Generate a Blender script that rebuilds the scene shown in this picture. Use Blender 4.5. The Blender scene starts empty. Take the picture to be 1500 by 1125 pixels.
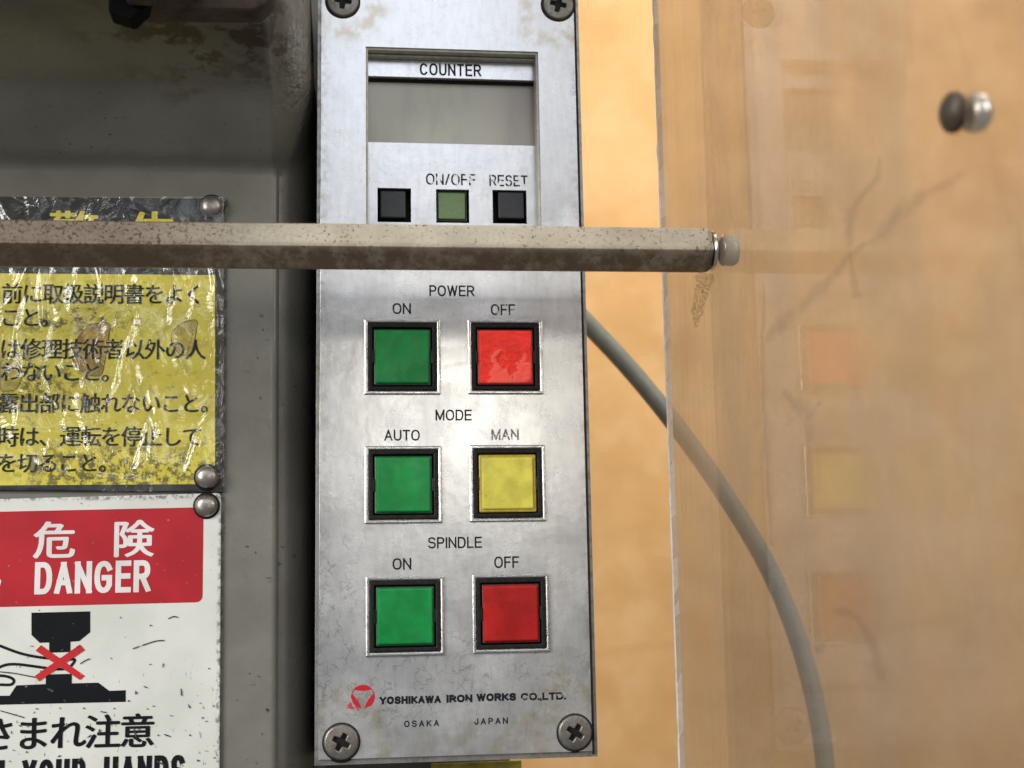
import bpy, bmesh, math, random
from mathutils import Vector, Matrix, noise
random.seed(7)
scene = bpy.context.scene
C = scene.collection
# ------------------------------------------------------------------ camera
FPX = 1980.0                                   # focal length in pixels of a 1500 px wide frame
_u = Vector((16200, -14.5, -FPX)).normalized()
_v = Vector((-230, 13200, -FPX)).normalized()
_n = _v.cross(_u).normalized()
_v = _u.cross(_n).normalized()
M = Matrix((_u, _n, _v)).transposed()          # columns: world axes seen from the camera
_c = Vector((-90 / FPX * .33, 2.5 / FPX * .33, -.33))
CAM = -(M.transposed() @ _c)
cam_d = bpy.data.cameras.new('camera')
cam = bpy.data.objects.new('camera', cam_d); C.objects.link(cam)
cam.matrix_world = Matrix.Translation(CAM) @ M.transposed().to_4x4()
cam_d.sensor_width = 36.0
cam_d.lens = FPX / 1500 * 36.0
cam_d.clip_start = .005
cam_d.clip_end = 50
cam_d.dof.use_dof = True
cam_d.dof.focus_distance = .322
FSTOP_APERTURE = .0021
cam_d.dof.aperture_fstop = (cam_d.lens / 1000) / FSTOP_APERTURE
scene.camera = cam
# ------------------------------------------------------------------ world and lamps
w = bpy.data.worlds.new('World'); scene.world = w; w.use_nodes = True
w.node_tree.nodes['Background'].inputs[0].default_value = (.62, .66, .72, 1)
w.node_tree.nodes['Background'].inputs[1].default_value = .23
def area(name, loc, target, sx, sy, power, col, spread=180):
    d = bpy.data.lights.new(name, 'AREA'); d.shape = 'RECTANGLE'; d.size = sx; d.size_y = sy
    d.energy = power; d.color = col; d.spread = math.radians(spread)
    o = bpy.data.objects.new(name, d); C.objects.link(o); o.location = loc
    o.rotation_euler = (Vector(target) - Vector(loc)).to_track_quat('-Z', 'Y').to_euler()
    return o
area('window_light', (.15, -1.25, .72), (0, 0, 0), 1.3, .60, 5.1, (.84, .90, 1.0))
area('lamp_light', (.22, -1.2, .155), (0, 0, 0), .42, .13, 1.1, (1.0, .95, .84))
area('side_fill', (-.92, -.74, .34), (-.05, 0, 0), .55, .7, 16.5, (1.0, .985, .95))  # soft fill added from the left to brighten casting and signs
area('right_fill', (1.05, -.95, .55), (-.05, 0, .02), .5, .6, 8.5, (1.0, .97, .92))  # added fill from the right, lightens the casting's side slope
area('ceiling_light', (-.2, -.35, 1.5), (0, .05, 0), .9, .5, 5.0, (1, .96, .88))
area('wall_light', (.55, .05, .75), (.3, .6, -.05), .5, .3, 4.1, (1, .92, .80))
scene.view_settings.view_transform = 'Standard'
scene.view_settings.look = 'None'
scene.view_settings.exposure = 0
scene.view_settings.gamma = 1
scene.cycles.max_bounces = 10
scene.cycles.transparent_max_bounces = 16
scene.cycles.caustics_reflective = False
scene.cycles.caustics_refractive = False
# ------------------------------------------------------------------ helpers
def at(px, py, Y):                              # pixel of the 1500x1125 frame -> point on the plane y = Y
    d = M.transposed() @ Vector(((px - 750) / FPX, (562.5 - py) / FPX, -1))
    t = (Y - CAM.y) / d.y
    return CAM + d * t
def atx(px, py, X):
    d = M.transposed() @ Vector(((px - 750) / FPX, (562.5 - py) / FPX, -1))
    t = (X - CAM.x) / d.x
    return CAM + d * t
class NT:
    def __init__(s, name):
        s.m = bpy.data.materials.new(name); s.m.use_nodes = True
        s.t = s.m.node_tree; s.b = s.t.nodes['Principled BSDF']; s.out = s.t.nodes['Material Output']
        g = s.t.nodes.new('ShaderNodeNewGeometry'); s.pos = g.outputs['Position']; s.geo = g
    def n(s, typ, **kw):
        nd = s.t.nodes.new(typ)
        for k, v in kw.items():
            if k in nd.inputs: s.put(nd.inputs[k], v)
            else: setattr(nd, k, v)
        return nd
    def put(s, inp, v):
        if hasattr(v, 'is_output') or isinstance(v, bpy.types.NodeSocket): s.t.links.new(v, inp)
        else:
            if isinstance(v, tuple) and len(v) == 3 and inp.type == 'RGBA': v = v + (1,)
            inp.default_value = v
    def map(s, sc, loc=(0, 0, 0), rot=(0, 0, 0), vec=None):
        m = s.n('ShaderNodeMapping'); s.put(m.inputs['Vector'], vec or s.pos)
        m.inputs['Scale'].default_value = sc; m.inputs['Location'].default_value = loc; m.inputs['Rotation'].default_value = rot
        return m.outputs[0]
    def noise(s, scale, detail=4, rough=.55, vec=None, dist=0):
        m = s.n('ShaderNodeTexNoise'); s.put(m.inputs['Vector'], vec or s.pos)
        m.inputs['Scale'].default_value = scale; m.inputs['Detail'].default_value = detail
        m.inputs['Roughness'].default_value = rough; m.inputs['Distortion'].default_value = dist
        return m.outputs['Fac']
    def ramp(s, fac, a, b, va=0., vb=1.):
        m = s.n('ShaderNodeMapRange'); s.put(m.inputs['Value'], fac); m.interpolation_type = 'SMOOTHSTEP'
        m.inputs['From Min'].default_value = a; m.inputs['From Max'].default_value = b
        m.inputs['To Min'].default_value = va; m.inputs['To Max'].default_value = vb
        return m.outputs[0]
    def math(s, op, a, b=0.):
        m = s.n('ShaderNodeMath', operation=op); s.put(m.inputs[0], a); s.put(m.inputs[1], b); return m.outputs[0]
    def mul(s, a, b): return s.math('MULTIPLY', a, b)
    def add(s, a, b): return s.math('ADD', a, b)
    def mx(s, a, b): return s.math('MAXIMUM', a, b)
    def mix(s, fac, a, b):
        m = s.n('ShaderNodeMix', data_type='RGBA'); s.put(m.inputs[0], fac); s.put(m.inputs[6], a); s.put(m.inputs[7], b)
        return m.outputs[2]
    def dist(s, p, sc=(1, 1, 1), vec=None):
        m = s.n('ShaderNodeVectorMath', operation='SUBTRACT'); s.put(m.inputs[0], vec or s.pos); m.inputs[1].default_value = p
        k = s.n('ShaderNodeVectorMath', operation='MULTIPLY'); s.put(k.inputs[0], m.outputs[0]); k.inputs[1].default_value = sc
        l = s.n('ShaderNodeVectorMath', operation='LENGTH'); s.put(l.inputs[0], k.outputs[0]); return l.outputs['Value']
    def xyz(s):
        m = s.n('ShaderNodeSeparateXYZ'); s.put(m.inputs[0], s.pos); return m.outputs
    def bump(s, h, dist=.0001, strength=1., normal=None):
        m = s.n('ShaderNodeBump'); s.put(m.inputs['Height'], h); m.inputs['Distance'].default_value = dist
        m.inputs['Strength'].default_value = strength
        if normal: s.put(m.inputs['Normal'], normal)
        return m.outputs[0]
    def set(s, **kw):
        for k, v in kw.items(): s.put(s.b.inputs[k.replace('_', ' ')], v)
        return s.m
    def voro(s, scale, feature='DISTANCE_TO_EDGE', vec=None, rnd=1):
        m = s.n('ShaderNodeTexVoronoi', feature=feature); s.put(m.inputs['Vector'], vec or s.pos)
        m.inputs['Scale'].default_value = scale; m.inputs['Randomness'].default_value = rnd
        return m.outputs['Distance']
    def warp(s, scale, amt):
        t = s.n('ShaderNodeTexNoise'); s.put(t.inputs['Vector'], s.pos); t.inputs['Scale'].default_value = scale; t.inputs['Detail'].default_value = 3
        a = s.n('ShaderNodeVectorMath', operation='SUBTRACT'); s.put(a.inputs[0], t.outputs['Color']); a.inputs[1].default_value = (.5, .5, .5)
        b = s.n('ShaderNodeVectorMath', operation='SCALE'); s.put(b.inputs[0], a.outputs[0]); b.inputs['Scale'].default_value = amt
        c = s.n('ShaderNodeVectorMath', operation='ADD'); s.put(c.inputs[0], s.pos); s.put(c.inputs[1], b.outputs[0])
        return c.outputs[0]
def flat(name, col, rough=.5, metal=0., spec=.5, grain=0., gscale=400, bump=0.):
    t = NT(name)
    c = col
    if grain:
        nz = t.noise(gscale, 6, .6)
        c = t.mix(t.ramp(nz, .3, .7), tuple(x * (1 - grain) for x in col), tuple(min(1, x * (1 + grain)) for x in col))
    t.set(Base_Color=c, Roughness=rough, Metallic=metal)
    t.b.inputs['Specular IOR Level'].default_value = spec
    if bump: t.set(Normal=t.bump(t.noise(gscale * 2, 4), bump))
    return t.m
def tag(o, label=None, cat=None, group=None, kind=None):
    if label: o['label'] = label
    if cat: o['category'] = cat
    if group: o['group'] = group
    if kind: o['kind'] = kind
    return o
def empty(name, loc, label, cat):
    o = bpy.data.objects.new(name, None); C.objects.link(o); o.location = loc; o.empty_display_size = .01
    return tag(o, label, cat)
def wloc(o):
    p = Vector(o.location)
    while o.parent: o = o.parent; p += Vector(o.location)
    return p
def link_mesh(name, me, mat, parent=None, smooth=False, bev=0., seg=2, origin=None):
    base = Vector(origin) if origin is not None else (wloc(parent) if parent else Vector((0, 0, 0)))
    me.transform(Matrix.Translation(-base))
    o = bpy.data.objects.new(name, me); C.objects.link(o)
    if parent: o.parent = parent; o.location = base - wloc(parent)
    else: o.location = base
    if mat:
        for mm in (mat if isinstance(mat, (list, tuple)) else [mat]): me.materials.append(mm)
    if smooth: me.polygons.foreach_set('use_smooth', [True] * len(me.polygons))
    if bev:
        b = o.modifiers.new('bevel', 'BEVEL'); b.width = bev; b.segments = seg; b.limit_method = 'ANGLE'; b.angle_limit = math.radians(40)
        b.harden_normals = False
    return o
def pyd(name, vs, fs, mat, parent=None, **kw):
    me = bpy.data.meshes.new(name); me.from_pydata([tuple(v) for v in vs], [], fs); me.validate(); me.update()
    return link_mesh(name, me, mat, parent, **kw)
def bmo(name, bm, mat, parent=None, **kw):
    bmesh.ops.recalc_face_normals(bm, faces=bm.faces)
    me = bpy.data.meshes.new(name); bm.to_mesh(me); bm.free()
    return link_mesh(name, me, mat, parent, **kw)
def box_bm(bm, x0, x1, y0, y1, z0, z1):
    vs = [bm.verts.new(p) for p in ((x0, y0, z0), (x1, y0, z0), (x1, y1, z0), (x0, y1, z0), (x0, y0, z1), (x1, y0, z1), (x1, y1, z1), (x0, y1, z1))]
    for f in ((0, 1, 2, 3), (4, 7, 6, 5), (0, 4, 5, 1), (1, 5, 6, 2), (2, 6, 7, 3), (3, 7, 4, 0)): bm.faces.new([vs[i] for i in f])
def box(name, x0, x1, y0, y1, z0, z1, mat, parent=None, **kw):
    bm = bmesh.new(); box_bm(bm, x0, x1, y0, y1, z0, z1); return bmo(name, bm, mat, parent, **kw)
def ring(name, x0, x1, z0, z1, wd, y0, y1, mat, parent, bev=.0002):
    """rectangular frame, outer x0..x1, z0..z1, bar width wd, from y0 (front) to y1"""
    bm = bmesh.new()
    o = [(x0, z0), (x1, z0), (x1, z1), (x0, z1)]; i = [(x0 + wd, z0 + wd), (x1 - wd, z0 + wd), (x1 - wd, z1 - wd), (x0 + wd, z1 - wd)]
    V = [[bm.verts.new((x, y, z)) for x, z in l] for l, y in ((o, y0), (i, y0), (o, y1), (i, y1))]
    for k in range(4):
        j = (k + 1) % 4
        bm.faces.new((V[0][k], V[0][j], V[1][j], V[1][k])); bm.faces.new((V[2][k], V[3][k], V[3][j], V[2][j]))
        bm.faces.new((V[0][k], V[2][k], V[2][j], V[0][j])); bm.faces.new((V[1][k], V[1][j], V[3][j], V[3][k]))
    return bmo(name, bm, mat, parent, bev=bev)
def plate_holes(name, x0, x1, z0, z1, y0, y1, holes, mat, parent, bev=.0003):
    xs = sorted({x0, x1} | {h[0] for h in holes} | {h[1] for h in holes})
    zs = sorted({z0, z1} | {h[2] for h in holes} | {h[3] for h in holes})
    bm = bmesh.new(); vc = {}
    def v(i, j, s):
        if (i, j, s) not in vc: vc[(i, j, s)] = bm.verts.new((xs[i], (y0, y1)[s], zs[j]))
        return vc[(i, j, s)]
    def solid(i, j):
        if i < 0 or j < 0 or i >= len(xs) - 1 or j >= len(zs) - 1: return False
        cx = (xs[i] + xs[i + 1]) / 2; cz = (zs[j] + zs[j + 1]) / 2
        return not any(h[0] < cx < h[1] and h[2] < cz < h[3] for h in holes)
    for i in range(len(xs) - 1):
        for j in range(len(zs) - 1):
            if not solid(i, j): continue
            for s in (0, 1): bm.faces.new((v(i, j, s), v(i + 1, j, s), v(i + 1, j + 1, s), v(i, j + 1, s)))
            if not solid(i - 1, j): bm.faces.new((v(i, j, 0), v(i, j + 1, 0), v(i, j + 1, 1), v(i, j, 1)))
            if not solid(i + 1, j): bm.faces.new((v(i + 1, j, 0), v(i + 1, j + 1, 0), v(i + 1, j + 1, 1), v(i + 1, j, 1)))
            if not solid(i, j - 1): bm.faces.new((v(i, j, 0), v(i + 1, j, 0), v(i + 1, j, 1), v(i, j, 1)))
            if not solid(i, j + 1): bm.faces.new((v(i, j + 1, 0), v(i + 1, j + 1, 0), v(i + 1, j + 1, 1), v(i, j + 1, 1)))
    return bmo(name, bm, mat, parent, bev=bev)
def lathe(name, prof, axis_pt, axis, mat, parent, n=40, smooth=True):
    """prof: (distance along axis, radius)"""
    ax = Vector(axis).normalized(); a = ax.orthogonal().normalized(); b = ax.cross(a); P = Vector(axis_pt)
    vs, fs = [], []
    for d, r in prof:
        for k in range(n):
            t = 2 * math.pi * k / n; vs.append(P + ax * d + (a * math.cos(t) + b * math.sin(t)) * r)
    for i in range(len(prof) - 1):
        for k in range(n):
            j = (k + 1) % n; fs.append((i * n + k, i * n + j, (i + 1) * n + j, (i + 1) * n + k))
    fs.append(tuple(range(n))[::-1]); fs.append(tuple(range((len(prof) - 1) * n, len(prof) * n)))
    return pyd(name, vs, fs, mat, parent, smooth=smooth)
def poly_px(name, pts, Y, th, mat, parent, bev=0.):
    """solid plate whose front outline is given in the frame's pixels on the plane y=Y"""
    P = [at(x, y, Y) for x, y in pts]
    bm = bmesh.new(); f = [bm.verts.new(p) for p in P]; b = [bm.verts.new(p + Vector((0, th, 0))) for p in P]
    bm.faces.new(f); bm.faces.new(b[::-1]); n = len(P)
    for k in range(n): j = (k + 1) % n; bm.faces.new((f[k], b[k], b[j], f[j]))
    return bmo(name, bm, mat, parent, bev=bev)
def round_poly(pts, radii, n=6):
    out = []; L = len(pts)
    for i, (p, r) in enumerate(zip(pts, radii)):
        p = Vector(p); a = Vector(pts[i - 1]); b = Vector(pts[(i + 1) % L])
        if not r: out.append(tuple(p)); continue
        q0 = p + (a - p).normalized() * r; q1 = p + (b - p).normalized() * r
        for k in range(n + 1):
            t = k / n; out.append(tuple(q0 * (1 - t) ** 2 + p * 2 * t * (1 - t) + q1 * t * t))
    return out
# ---- lettering: a stroke alphabet ---------------------------------------
def arc(cx, cy, rx, ry, a0, a1, n=16, e=.86):
    o = []
    for k in range(n + 1):
        a = math.radians(a0 + (a1 - a0) * k / n); c, s = math.cos(a), math.sin(a)
        o.append((cx + rx * math.copysign(abs(c) ** e, c), cy + ry * math.copysign(abs(s) ** e, s)))
    return o
GL = {
 'O': (.80, [arc(.5, .5, .5, .5, 0, 360, 32)]), 'C': (.76, [arc(.5, .5, .5, .5, 38, 322, 26)]),
 'G': (.80, [arc(.5, .5, .5, .5, 38, 300, 26) + [(.93, .2), (.93, .47), (.55, .47)]]),
 'D': (.72, [[(0, 0), (0, 1), (.45, 1)] + arc(.45, .5, .55, .5, 90, -90, 16)[1:] + [(0, 0)]]),
 'U': (.70, [[(0, 1), (0, .38)] + arc(.5, .36, .5, .36, 180, 360, 14) + [(1, .38), (1, 1)]]),
 'J': (.52, [[(1, 1), (1, .3)] + arc(.5, .28, .5, .28, 0, -180, 12) + [(0, .34)]]),
 'S': (.68, [arc(.5, .76, .47, .24, 22, 180, 9) + arc(.5, .74, .47, .22, 180, 262, 5)[1:] + arc(.5, .27, .5, .25, 82, 0, 6) + arc(.5, .25, .5, .25, 0, -158, 9)[1:]]),
 'P': (.64, [[(0, 0), (0, 1)], [(0, 1), (.55, 1)] + arc(.55, .735, .45, .265, 90, -90, 10)[1:] + [(0, .47)]]),
 'R': (.70, [[(0, 0), (0, 1)], [(0, 1), (.55, 1)] + arc(.55, .745, .43, .255, 90, -90, 10)[1:] + [(0, .49)], [(.52, .49), (1, 0)]]),
 'E': (.62, [[(1, 1), (0, 1), (0, 0), (1, 0)], [(0, .52), (.93, .52)]]), 'F': (.58, [[(0, 0), (0, 1), (1, 1)], [(0, .5), (.88, .5)]]),
 'L': (.54, [[(0, 1), (0, 0), (1, 0)]]), 'T': (.64, [[(0, 1), (1, 1)], [(.5, 0), (.5, 1)]]),
 'H': (.70, [[(0, 0), (0, 1)], [(1, 0), (1, 1)], [(0, .52), (1, .52)]]), 'I': (.0, [[(0, 0), (0, 1)]]),
 'N': (.70, [[(0, 0), (0, 1)], [(0, 1), (1, 0)], [(1, 0), (1, 1)]]),
 'M': (.84, [[(0, 0), (0, 1)], [(0, 1), (.5, .06)], [(.5, .06), (1, 1)], [(1, 1), (1, 0)]]),
 'A': (.74, [[(0, 0), (.5, 1)], [(.5, 1), (1, 0)], [(.17, .32), (.83, .32)]]),
 'V': (.72, [[(0, 1), (.5, 0)], [(.5, 0), (1, 1)]]), 'Y': (.74, [[(0, 1), (.5, .44)], [(1, 1), (.5, .44)], [(.5, .46), (.5, 0)]]),
 'W': (1.04, [[(0, 1), (.25, .02)], [(.25, .02), (.5, .98)], [(.5, .98), (.75, .02)], [(.75, .02), (1, 1)]]),
 'K': (.70, [[(0, 0), (0, 1)], [(0, .36), (.95, 1)], [(.3, .56), (1, 0)]]), '/': (.36, [[(0, 0), (1, 1)]]),
 '.': (.0, [[(0, 0), (0, .02)]]), ',': (.0, [[(0, .03), (-.02, -.14)]]), '1': (.3, [[(0, .8), (.6, 1), (.6, 0)]]),
}
def ribbon(pts, s, zz, vs, fs, clampy=None):
    P = [Vector(p) for p in pts]
    closed = (P[0] - P[-1]).length < 1e-9
    if closed: P = P[:-1]
    n = len(P); L, R = [], []
    for i in range(n):
        if closed: a, b = P[i - 1], P[(i + 1) % n]
        else: a, b = P[max(0, i - 1)], P[min(n - 1, i + 1)]
        p = P[i]
        d0 = (p - a).normalized() if (p - a).length > 1e-12 else None
        d1 = (b - p).normalized() if (b - p).length > 1e-12 else None
        d0 = d0 or d1; d1 = d1 or d0
        t = (d0 + d1).normalized() if (d0 + d1).length > 1e-6 else d0
        nr = Vector((-t.y, t.x)); c = max(.35, nr.dot(Vector((-d0.y, d0.x))))
        q = p.copy()
        if not closed and i == 0: q -= d1 * s / 2
        if not closed and i == n - 1: q += d0 * s / 2
        L.append(q + nr * s / 2 / c); R.append(q - nr * s / 2 / c)
    b0 = len(vs)
    for a, b in zip(L, R):
        for q in (a, b):
            y = q.y if clampy is None else min(max(q.y, clampy[0]), clampy[1])
            vs.append((q.x, y, zz))
    m = n if closed else n - 1
    for i in range(m):
        j = (i + 1) % n; fs.append((b0 + 2 * i, b0 + 2 * i + 1, b0 + 2 * j + 1, b0 + 2 * j))
def latin(name, s, xa, xb, yb, cap, Y, mat, parent, wt=.13, sp=.24, slope=0., up=None, widths=None):
    """letters: left/right pixel, baseline pixel (at middle), cap height in pixels, plane y=Y"""
    xm = (xa + xb) / 2
    A = at(xa, yb - slope * (xa - xm) * -1 * -1, Y) if False else at(xa, yb + slope * (xa - xm), Y)
    B = at(xb, yb + slope * (xb - xm), Y)
    T = at(xm, yb - cap, Y); H = (T - at(xm, yb, Y)).length
    ex = (B - A); Ltot = ex.length; ex.normalize(); ez = Vector((-ex.z, 0, ex.x))
    st = wt * H
    spw = .42
    tw = 0; cnt = 0
    for ch in s:
        if ch == ' ': tw += spw; continue
        tw += GL[ch][0]; cnt += 1
    # Ltot = k*tw + cnt*st + gaps
    gaps = (len(s) - 1) * sp * H * .5
    k = (Ltot - cnt * st - gaps) / max(tw, 1e-6)
    if tw == 0: k = H
    vs, fs = [], []; x = 0; zz = 0
    for ch in s:
        if ch == ' ': x += spw * k + sp * H * .5; continue
        gw, strokes = GL[ch]
        for stx in strokes:
            pts = [(x + st / 2 + px_ * gw * k if gw else x + st / 2 + px_ * H, st / 2 + py_ * (H - st)) for px_, py_ in stx]
            ribbon(pts, st, zz, vs, fs, (0, H) if ch != ',' else None); zz += 4e-6
            if zz > 1.4e-5: zz = 0 if ch == 'I' else zz % 1.2e-5
        x += gw * k + st + sp * H * .5
    V = [A + ex * a + ez * b + Vector((0, -c, 0)) for a, b, c in vs]
    return pyd(name, V, fs, mat, parent)
def kanji(name, s, xa, xb, yb, h, Y, mat, parent, bold=.0, slope=0., gap=None):
    """Japanese lettering; each character fills one square cell; xa..xb is the pixel extent of all cells, yb its bottom"""
    xm = (xa + xb) / 2
    A = at(xa, yb + slope * (xa - xm), Y); B = at(xb, yb + slope * (xb - xm), Y); H = (at(xm, yb - h, Y) - at(xm, yb, Y)).length
    ex = B - A; cell = ex.length / len(s); ex.normalize(); ez = Vector((-ex.z, 0, ex.x))
    me_all = bmesh.new()
    for i, ch in enumerate(s):
        if ch == ' ': continue
        cu = bpy.data.curves.new('glyph', 'FONT'); cu.body = ch; cu.size = 1.0; cu.resolution_u = 4
        ob = bpy.data.objects.new('glyph', cu); C.objects.link(ob)
        dg = bpy.context.evaluated_depsgraph_get(); dg.update()
        me = bpy.data.meshes.new_from_object(ob.evaluated_get(dg))
        bpy.data.objects.remove(ob); bpy.data.curves.remove(cu)
        cw = KW; offs = [(0, 0)] if not bold else [(-bold, 0), (bold, 0), (0, bold * .45), (0, -bold * .45)]
        for q, (dx, dy) in enumerate(offs):
            base = len(me_all.verts)
            vv = [me_all.verts.new(A + ex * ((i + KX + (v.co.x / cw) * KS + dx) * cell) + ez * ((KY + v.co.y / cw * KS + dy) * H) + Vector((0, -4e-6 * q, 0))) for v in me.vertices]
            for p in me.polygons:
                try: me_all.faces.new([vv[k] for k in p.vertices])
                except ValueError: pass
        bpy.data.meshes.remove(me)
    me = bpy.data.meshes.new(name); me_all.to_mesh(me); me_all.free()
    return link_mesh(name, me, mat, parent)
KW, KX, KY, KS = .95, .02, .12, 1.0
# calibrate the size of one Japanese character cell
_cu = bpy.data.curves.new('g', 'FONT'); _cu.body = '国'; _ob = bpy.data.objects.new('g', _cu); C.objects.link(_ob)
_dg = bpy.context.evaluated_depsgraph_get(); _dg.update(); _me = bpy.data.meshes.new_from_object(_ob.evaluated_get(_dg))
_x = [v.co.x for v in _me.vertices]; _y = [v.co.y for v in _me.vertices]
_gx0, _gx1, _gy0, _gy1 = (min(_x), max(_x), min(_y), max(_y)) if _x else (0, .8, 0, .8)
bpy.data.objects.remove(_ob); bpy.data.curves.remove(_cu); bpy.data.meshes.remove(_me)
KW = (_gx1 - _gx0) / .88                       # full cell width in font units
KX = .5 - (_gx0 + _gx1) / 2 / KW; KY = .5 - (_gy0 + _gy1) / 2 / KW
# ------------------------------------------------------------------ measures
F = .006                                        # front face of the casting
X0 = .0553                                      # left face of the acrylic guard
ZT, ZB = .112, -.0893
SCREWS = [(502, 3), (817, 8), (500, 1087), (842, 1073)]
SP = [at(x, y, 0) for x, y in SCREWS]
# ------------------------------------------------------------------ materials
def plate_material(name, base=(.70, .70, .705), stains=True):
    t = NT(name); X, Yc, Z = t.xyz()
    col = base
    n1 = t.noise(70, 6, .6); col = t.mix(t.ramp(n1, .35, .7), tuple(b * .90 for b in base), tuple(min(1, b * 1.05) for b in base))
    # brushed mottling, vertical
    n2 = t.noise(1, 5, .6, vec=t.map((900, 900, 160))); col = t.mix(t.ramp(n2, .35, .7, 0, .22), col, (.42, .41, .39))
    n3 = t.noise(520, 5, .7); col = t.mix(t.ramp(n3, .5, .68, 0, .20), col, (.33, .32, .30))
    wp = t.warp(260, .006)
    rough = t.ramp(n1, .3, .7, .20, .30)
    st = 0.
    if stains:
        for i, p in enumerate(SP):
            d = t.dist(p, vec=t.warp(90 + 7 * i, .012))
            r0, r1 = ((.0085, .0125), (.010, .014), (.010, .0145), (.011, .015))[i]
            band = t.mul(t.ramp(d, r0 - .004, r0, .25, 1), t.ramp(d, r0, r1, 1, 0))
            st = t.mx(st, t.mul(band, t.ramp(t.noise(300, 4), .35, .62)))
        # tide mark along the lower edge
        d = t.dist(at(755, 1092, 0), (.34, 1, 1.25), vec=t.warp(120, .012))
        st = t.mx(st, t.mul(t.ramp(d, .0105, .0065), t.ramp(t.noise(170, 5), .42, .62, 0, .7)))
        col = t.mix(t.mul(st, .62), col, (.43, .36, .22))
    # grime at the outer edges
    ex = t.ramp(t.math('ABSOLUTE', t.add(X, -.001)), .0285, .0335)
    g = t.mul(ex, t.ramp(t.noise(420, 6, .7), .45, .62)); col = t.mix(t.mul(g, .45), col, (.16, .15, .125))
    # hairline cracks of the clear film
    cr = t.ramp(t.voro(330, vec=wp), .016, .045, 1, 0)
    low = t.mx(t.ramp(t.dist(at(560, 985, 0), (.45, 1, 1), vec=wp), .017, .009), t.ramp(t.dist(at(492, 900, 0), (1.5, 1, .35), vec=wp), .011, .005))
    low = t.mx(low, t.ramp(t.dist(at(760, 1000, 0), (.3, 1, 1.2), vec=wp), .014, .007, 0, .7))
    low = t.mul(low, t.ramp(t.noise(210, 3), .42, .56)); col = t.mix(t.mul(t.mul(cr, low), .42), col, (.17, .165, .15))
    # specks and nicks
    sp = t.ramp(t.noise(1100, 3, .6), .70, .735); sp = t.mul(sp, t.ramp(t.noise(90, 3), .44, .62)); col = t.mix(t.mul(sp, .85), col, (.07, .065, .055))
    sc = t.ramp(t.noise(1, 3, .5, vec=t.map((700, 700, 1900), rot=(0, .7, 0))), .70, .73); sc = t.mul(sc, t.ramp(t.noise(60, 3), .45, .6)); col = t.mix(t.mul(sc, .5), col, (.2, .19, .17))
    t.set(Base_Color=col, Metallic=.72, Roughness=rough,
          Normal=t.bump(t.add(t.noise(160, 4), t.mul(t.noise(900, 4), .06)), .00022, .24))
    return t.m
M_plate = plate_material('satin_plate')
M_face = plate_material('counter_face_film', (.74, .74, .75), False)
def steel(name, col, rough, dirt=.5, metal=1., scale=600, dcol=(.09, .08, .065)):
    t = NT(name); nz = t.ramp(t.noise(scale, 6, .65), .45, .7)
    c = t.mix(t.mul(nz, dirt), col, dcol)
    t.set(Base_Color=c, Metallic=metal, Roughness=t.ramp(t.noise(scale * .5, 4), .3, .7, rough * .8, rough * 1.25), Normal=t.bump(t.noise(scale * 2, 4), .00004))
    return t.m
M_box = steel('housing_metal', (.34, .33, .31), .38, .5, .8)
M_rim = steel('rim_metal', (.58, .57, .55), .28, .3, 1., 400)
M_screw = steel('screw_steel', (.24, .22, .195), .42, .5, .85, 1500)
M_rivet = steel('rivet_steel', (.36, .33, .30), .36, .45, .85, 900)
M_washer = steel('washer_steel', (.72, .72, .72), .2, .25, 1., 700)
M_bolt = steel('bolt_steel', (.95, .94, .90), .33, .05, .8, 500)
M_cap = steel('grey_cap', (.50, .48, .42), .6, .1, .0, 500)
M_black = flat('black_plastic', (.008, .008, .008), .33, 0, .3, .4, 1200, .00003)
M_black2 = flat('black_grimy_plastic', (.012, .011, .010), .5, 0, .2, .6, 1500, .00006)
M_oldhead = flat('dark_brown_screw_head', (.075, .06, .045), .5, .4, .4, .3, 900)
M_void = flat('dark_cavity', (.004, .004, .004), .8)
M_dkey = flat('charcoal_key', (.03, .032, .036), .42, 0, .4, .15, 900, .00002)
M_gkey = flat('olive_green_key', (.155, .235, .105), .42, 0, .4, .08, 900, .00002)
def lens_mat(name, col, emis=0., wr=0., spots=.0):
    t = NT(name)
    c = t.mix(t.ramp(t.noise(160, 5, .6), .3, .7), tuple(x * .76 for x in col), tuple(min(1, x * 1.12) for x in col))
    if spots:
        sp = t.ramp(t.noise(1000, 4, .6), .66, .70); c = t.mix(t.mul(sp, spots), c, tuple(x * .25 for x in col))
    h = t.mul(t.noise(700, 4), .25)
    nrm = t.bump(h, .00005)
    if wr:
        wp = t.warp(280, .009)
        blister = t.mul(t.ramp(t.voro(260, 'SMOOTH_F1', vec=wp), .25, .55), t.ramp(t.dist(at(738, 545, 0), (1, 1, 1), vec=wp), .0085, .003))
        h2 = t.add(blister, t.mul(t.noise(420, 3, dist=1.4), .8)); nrm = t.bump(h2, wr)
        c = t.mix(t.mul(t.ramp(h2, .7, 1.1), .55), c, (.95, .22, .16))
    t.set(Base_Color=c, Roughness=t.ramp(t.noise(300, 4), .3, .7, .22, .4), Normal=nrm)
    t.b.inputs['Specular IOR Level'].default_value = .25
    t.b.inputs['Subsurface Weight'].default_value = .25; t.b.inputs['Subsurface Radius'].default_value = (.001, .001, .001); t.b.inputs['Subsurface Scale'].default_value = 1
    if emis: t.set(Emission_Color=col, Emission_Strength=emis)
    return t.m
M_green = lens_mat('green_lens', (.008, .25, .055), spots=.2)
M_redlit = lens_mat('red_lens_lit', (.80, .035, .022), .28, .0005)
M_red = lens_mat('red_lens', (.40, .012, .010), spots=.4)
M_yellow = lens_mat('yellow_lens', (.68, .61, .09), spots=.8)
M_gskirt = flat('dark_green_skirt', (.006, .10, .03), .35, 0, .4, .4, 900)
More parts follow.
